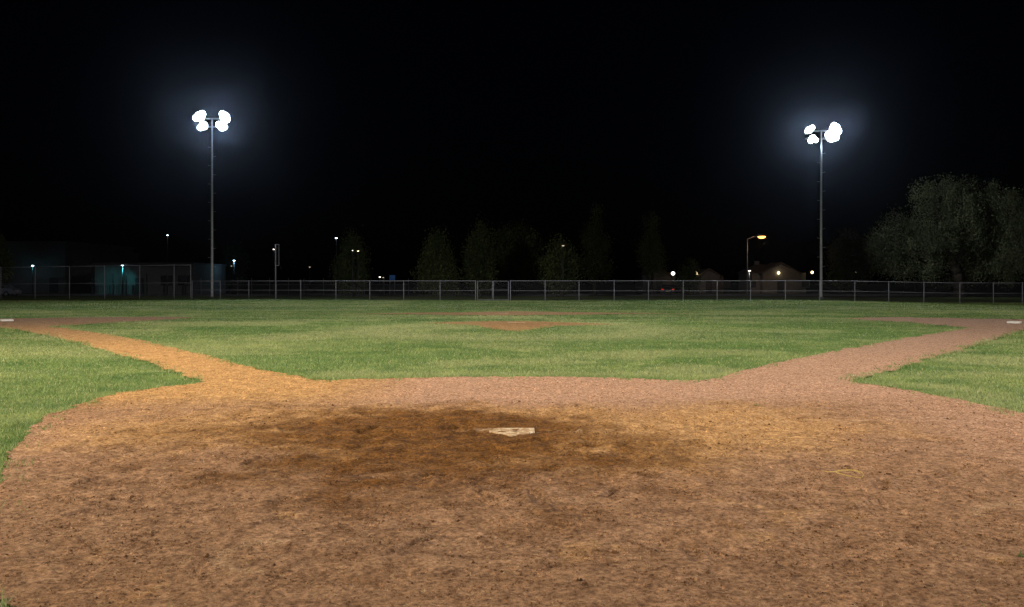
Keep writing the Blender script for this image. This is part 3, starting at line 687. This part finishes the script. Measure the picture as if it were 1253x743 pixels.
ctree(1040, 125, (295, 310, 325, 338), (14, 26, 30, 26), 'very dark round tree between the right tower and the huge tree', seed=29, n=420, name='round_tree', up=.9, leaf=.32)
ctree(-6, 90, (302, 312, 322, 332), (10, 13, 14, 12), 'dark tree cut by the left edge in front of the pale building', seed=30, name='round_tree', up=.9)
ctree(286, 140, (312, 322, 332, 342), (9, 14, 15, 14), 'dark tree with bluish lights showing through it right of left tower', seed=31, n=240, name='bushy_tree', up=.9, leaf=.3)

# ---------------------------------------------------------------- street lamps and other far lights
def plight(loc, watts, color, size=.1):
    d = bpy.data.lights.new('bulb_light', 'POINT'); d.energy = watts; d.color = color; d.shadow_soft_size = size
    o = bpy.data.objects.new('bulb_light', d); COL.objects.link(o); o.location = loc; return o
def street_lamp(p, r, z, label, mat, rad=.2, arm=0.0, base_p=None, watts=0, color=(1, 1, 1), polemat='dark'):
    rad *= .62; bp = p if base_p is None else base_p; x = px(bp, z); hz = pz(r, z); a = px(p, z) - x
    t = empty('street_lamp', (x, z, -.25)); tag(t, label, 'street lamp', 'lamps beyond the outfield')
    MB().tube((0, 0, 0), (0, 0, hz + .25 - (0.1 if abs(a) < .1 else .35)), .09, .055, 10).build('pole', M[polemat], t, smooth=True)
    if abs(a) > .1:
        m = MB(); zt = hz + .25
        m.tube((0, 0, zt - .4), (a * .5, 0, zt + .02), .035).tube((a * .5, 0, zt + .02), (a * .95, 0, zt + .10), .03); m.build('arm', M[polemat], t, smooth=True)
    hd = MB().ball((a, 0, hz + .25 + rad * .35), rad * 1.15, 2, (1.3, .9, .45)).build('lamp_head', M['dark'], t, smooth=True)
    MB().ball((a, -.02, hz + .25 - rad * .05), rad, 2, (1.1, .9, .55)).build('bulb', M[mat], hd, smooth=True)
    if watts: plight((x + a, z - .15, hz - rad - .1), watts, color)
TEAL = (.10, .80, .85)
street_lamp(205, 287.8, 160, 'highest small bluish lamp dot between the pale building and left tower', 'cool_bulb', .24)
street_lamp(163.7, 311.8, 170, 'small whitish lamp dot above the roof of the teal lit building', 'white_bulb', .24)
street_lamp(40, 325, 138, 'lamp with teal glow in front of the large pale building', 'cool_bulb', .28, watts=14, color=TEAL)
street_lamp(150, 324.9, 119.4, 'lamp lighting the wall of the teal lit building', 'cool_bulb', .28, watts=0)
lamp('wall_lamp', (px(150, 119.2), 119.2, pz(324.9, 119.2) - .3), (px(141, 122), 122, .2), 240, TEAL, 110, 1.0, .1)
street_lamp(247, 324.6, 130, 'low whitish lamp dot just left of the left tower pole', 'cool_bulb', .2)
street_lamp(286.5, 318.8, 132, 'bright bluish lamp dot among dark trees right of left tower', 'cool_bulb', .26, watts=60, color=(.3, .7, 1))
street_lamp(283.3, 325.5, 126, 'tiny dim lamp dot just under the bluish lamp right of left tower', 'faint', .16)
street_lamp(335, 305, 150, 'small white lamp dot touching the left side of foul pole', 'white_bulb', .24)
street_lamp(411.5, 291.3, 150, 'bright bluish white lamp above and left of the upright tree', 'cool_bulb', .30)
street_lamp(379, 326.8, 150, 'faint greenish lamp between foul pole and upright tree', 'faint', .22)
street_lamp(431.5, 306.6, 90, 'left one of two tiny lights at the top of upright tree', 'white_bulb', .1)
street_lamp(438.3, 307.3, 90, 'right one of two tiny lights at the top of upright tree', 'porch', .12)
street_lamp(464.8, 339, 130, 'brighter left lamp of the low pair right of the upright tree', 'white_bulb', .22)
street_lamp(469, 339.6, 130, 'dimmer right lamp of the low pair right of the upright tree', 'faint', .18)
street_lamp(689, 300.6, 90, 'dim amber lamp at the top of the rounded tree', 'faint', .2)
street_lamp(932, 289.5, 128, 'tall curved arm street lamp glowing orange left of right tower', 'orange_bulb', .85, base_p=914.5, watts=300, color=(1, .5, .2), polemat='galv')
street_lamp(917, 331.3, 118, 'small white lamp beside the orange street lamp pole', 'white_bulb', .28, watts=25, color=(1, .95, .85))
street_lamp(1045.5, 333, 130, 'small warm lamp dot between the right tower and huge tree', 'porch', .24)
street_lamp(1106.5, 334, 130, 'faint lamp dot under the left side of the huge tree', 'faint', .14)

# ---------------------------------------------------------------- buildings
def block(name, label, p0, p1, rt, z, depth, mat, rows=350, wins=(), cornice=True, extra=None):
    x0, x1 = px(p0, z), px(p1, z); t = empty(name, ((x0 + x1) / 2, z, -.25)); tag(t, label, 'building')
    hh = pz(rt, z) + .25; wd = x1 - x0
    MB().box((0, depth / 2, hh / 2), (wd, depth, hh)).build('wall', M[mat], t)
    if cornice: MB().box((0, depth / 2, hh + .12), (wd + .3, depth + .3, .24)).build('parapet', M['stucco2'], t)
    for (c, zc, w_, h_) in wins:
        f = MB().box((c, -.03, zc), (w_ + .2, .1, h_ + .2)).build('window', M['dark'], t)
        MB().box((c, -.075, zc), (w_, .06, h_)).build('pane', M['glass'], f)
    return t
b = block('warehouse', 'large windowless pale building with flat roof at the far left', -40, 80, 297, 140, 25, 'stucco2')
MB().box((6, -.05, 1.3), (1.4, .12, 2.4)).build('door', M['dark'], b)
b = block('shed_building', 'lower dark annex right of the large pale building', 80.6, 112, 307, 142, 18, 'stucco2')
b = block('school_building', 'low flat roofed building with teal lit wall behind the tall fence', 116, 236, 323.5, 122, 14, 'stucco', wins=[(3.2, 2.0, 1.5, 1.2), (5.6, 2.0, 1.5, 1.2)])
MB().box((0, -1.0, pz(324.3, 122) + .25), (13.7, 2.2, .18)).build('canopy', M['stucco2'], b)
for q in (-6.3, -3.4, -1.6, 1.2, 4, 6.5): MB().box((q, -1.9, 1.45), (.14, .14, 2.9)).build('canopy_post', M['dark'], b)
m = MB()
for q in range(30): m.box((-6.2 + q * .24, -2.2, .75), (.03, .03, .95))
m.box((-2.7, -2.2, 1.25), (7.2, .05, .05)).build('railing', M['dark'], b)
MB().box((-.6, -.04, 1.25), (1.1, .1, 2.2)).build('door', M['dark'], b)

def house(name, label, p, z, wpx, eave, peak, lights, mat='stucco'):
    x = px(p, z); k = z / F; t = empty(name, (x, z, -.25)); tag(t, label, 'house'); wd = wpx * k; he = pz(eave, z) + .25; hp_ = pz(peak, z) + .25
    MB().box((0, 4, he / 2), (wd, 8, he)).build('wall', M[mat], t)
    gw = wd * .34
    MB().prism([(-gw, -1.2, 0), (gw, -1.2, 0), (gw, -1.2, he), (0, -1.2, hp_ - .15), (-gw, -1.2, he)], (0, 1.18, 0)).build('gable_front', M[mat], t)
    MB().prism([(-wd / 2 - .4, -.4, he + .01), (-wd / 2 - .4, 8.4, he + .01), (-wd / 2 + 1.5, 4, hp_ - .1)], (wd * .55, 0, 0)).build('roof', M['roof'], t)
    MB().prism([(-gw - .35, -1.5, he - .25), (0, -1.5, hp_), (gw + .35, -1.5, he - .25), (gw + .35, -1.5, he - .08), (0, -1.5, hp_ + .18), (-gw - .35, -1.5, he - .08)], (0, 6, 0)).build('gable_roof', M['roof'], t)
    MB().box((-.1, -1.24, 1.1), (1.0, .06, 2.1)).build('door', M['dark'], t)
    for q in (-gw - 1.3, gw + 1.3):
        f = MB().box((q, -.04, 1.5), (1.3, .1, 1.2)).build('window', M['stucco2'], t); MB().box((q, -.09, 1.5), (1.1, .06, 1.0)).build('pane', M['glass'], f)
    MB().box((-wd * .25, 5, hp_ - .2), (.7, .7, 1.4)).build('chimney', M['stucco2'], t)
    for lp, lr, mt, rad, wt in lights:
        lx, lz = (lp - p) * k, pz(lr, z) + .25
        MB().ball((lx, -1.45, lz), rad, 2).build('porch_light', M[mt], t, smooth=True)
        if wt: plight((x + lx, z - 1.9, lz - .35), wt, (1, .75, .4))
house('gabled_house', 'pale house with a central gable and porch light beyond the fence', 953, 138, 66, 334, 322.5, [(949.3, 334.2, 'porch', .2, 2.5), (990, 333.5, 'porch', .2, 2)])
house('small_house', 'dim house with white door light between faint tall tree and bush', 806, 140, 40, 337, 329, [(821.5, 334.8, 'white_bulb', .3, 6)], 'stucco2')
house('small_house', 'dim house with yellowish door light right of the bushy tree', 866, 142, 38, 337.5, 330, [(850, 335, 'porch', .26, 5)], 'stucco2')
x = px(480, 128); sg = empty('notice_board', (x, 128, -.25)); tag(sg, 'small blank blue board on posts right of the low lamp pair', 'notice board')
MB().box((0, 0, pz(340, 128) + .25), (.85, .06, .75)).build('panel', M['blue'], sg)
for q in (-.36, .36): MB().box((q, .06, 1.1), (.07, .05, 2.2)).build('post', M['galv'], sg)
plight((x, 126.5, 2.6), 12, (.5, .7, 1))

def car(x, y, rz, body, label, tail):
    t = empty('parked_car', (x, y, -.25), rz); tag(t, label, 'car', 'cars parked beyond the outfield')
    prof = [(-2.2, .35), (-2.25, .8), (-2.0, .98), (-1.45, 1.02), (-.95, 1.42), (.45, 1.45), (1.15, 1.02), (2.0, .88), (2.25, .62), (2.2, .35)]
    MB().prism([(a, -.86, b) for a, b in prof], (0, 1.72, 0)).build('body', body, t, bevel=.05)
    MB().prism([(-1.3, -.875, 1.04), (-.9, -.875, 1.35), (.4, -.875, 1.37), (.95, -.875, 1.04)], (0, 1.75, 0)).build('side_window', M['glass'], t)
    for a in (-1.4, 1.4):
        for b_ in (-.80, .80):
            w_ = MB().tube((a, b_ - .1, .33), (a, b_ + .1, .33), .33, n=20).build('wheel', M['dark'], t); MB().tube((a, b_ - .112, .33), (a, b_ + .112, .33), .19, n=14).build('rim', M['galv'], w_)
    for b_ in (-.68, .68):
        MB().box((-2.24, b_, .83), (.06, .26, .14)).build('tail_light', M['red'] if tail else M['dark'], t)
        MB().box((2.22, b_, .68), (.06, .3, .14)).build('headlight', M['white'], t)
    MB().box((-2.255, 0, .62), (.03, .5, .13)).build('number_plate', M['white'], t)
car(px(817, 116), 116, R(80), M['card'], 'dark car with red tail lights seen through the fence right of centre', True)
car(px(0, 108), 108, R(175), M['carw'], 'silver blue car behind the tall fence at the left edge', False)

# road beyond the fence
tag(MB().box((0, 116, -.2445), (260, 9, .004)).build('road', M['asph']), kind='structure')
for yy in (111.3, 120.7): tag(MB().box((0, yy, -.17), (260, .3, .15)).build('kerb', M['stucco2']), kind='structure')

# ---------------------------------------------------------------- added volume imitating lens glow round the floodlights
HZ = NT('lens_glow_scatter'); HZ.t.nodes.remove(HZ.b)
pv = HZ.n('ShaderNodeVolumePrincipled'); pv.inputs['Color'].default_value = (0.62, 0.74, 1.0, 1); pv.inputs['Density'].default_value = 0.00003
pv.inputs['Anisotropy'].default_value = 0.95
HZ.l(pv.outputs[0], HZ.out.inputs['Volume'])
hz = MB().box((0, 75, 12), (320, 270, 27)).build('lens_glow_volume', HZ.m); tag(hz, 'thin volume added to imitate lens glow round the floodlights', 'lens_glow_volume', kind='stuff')
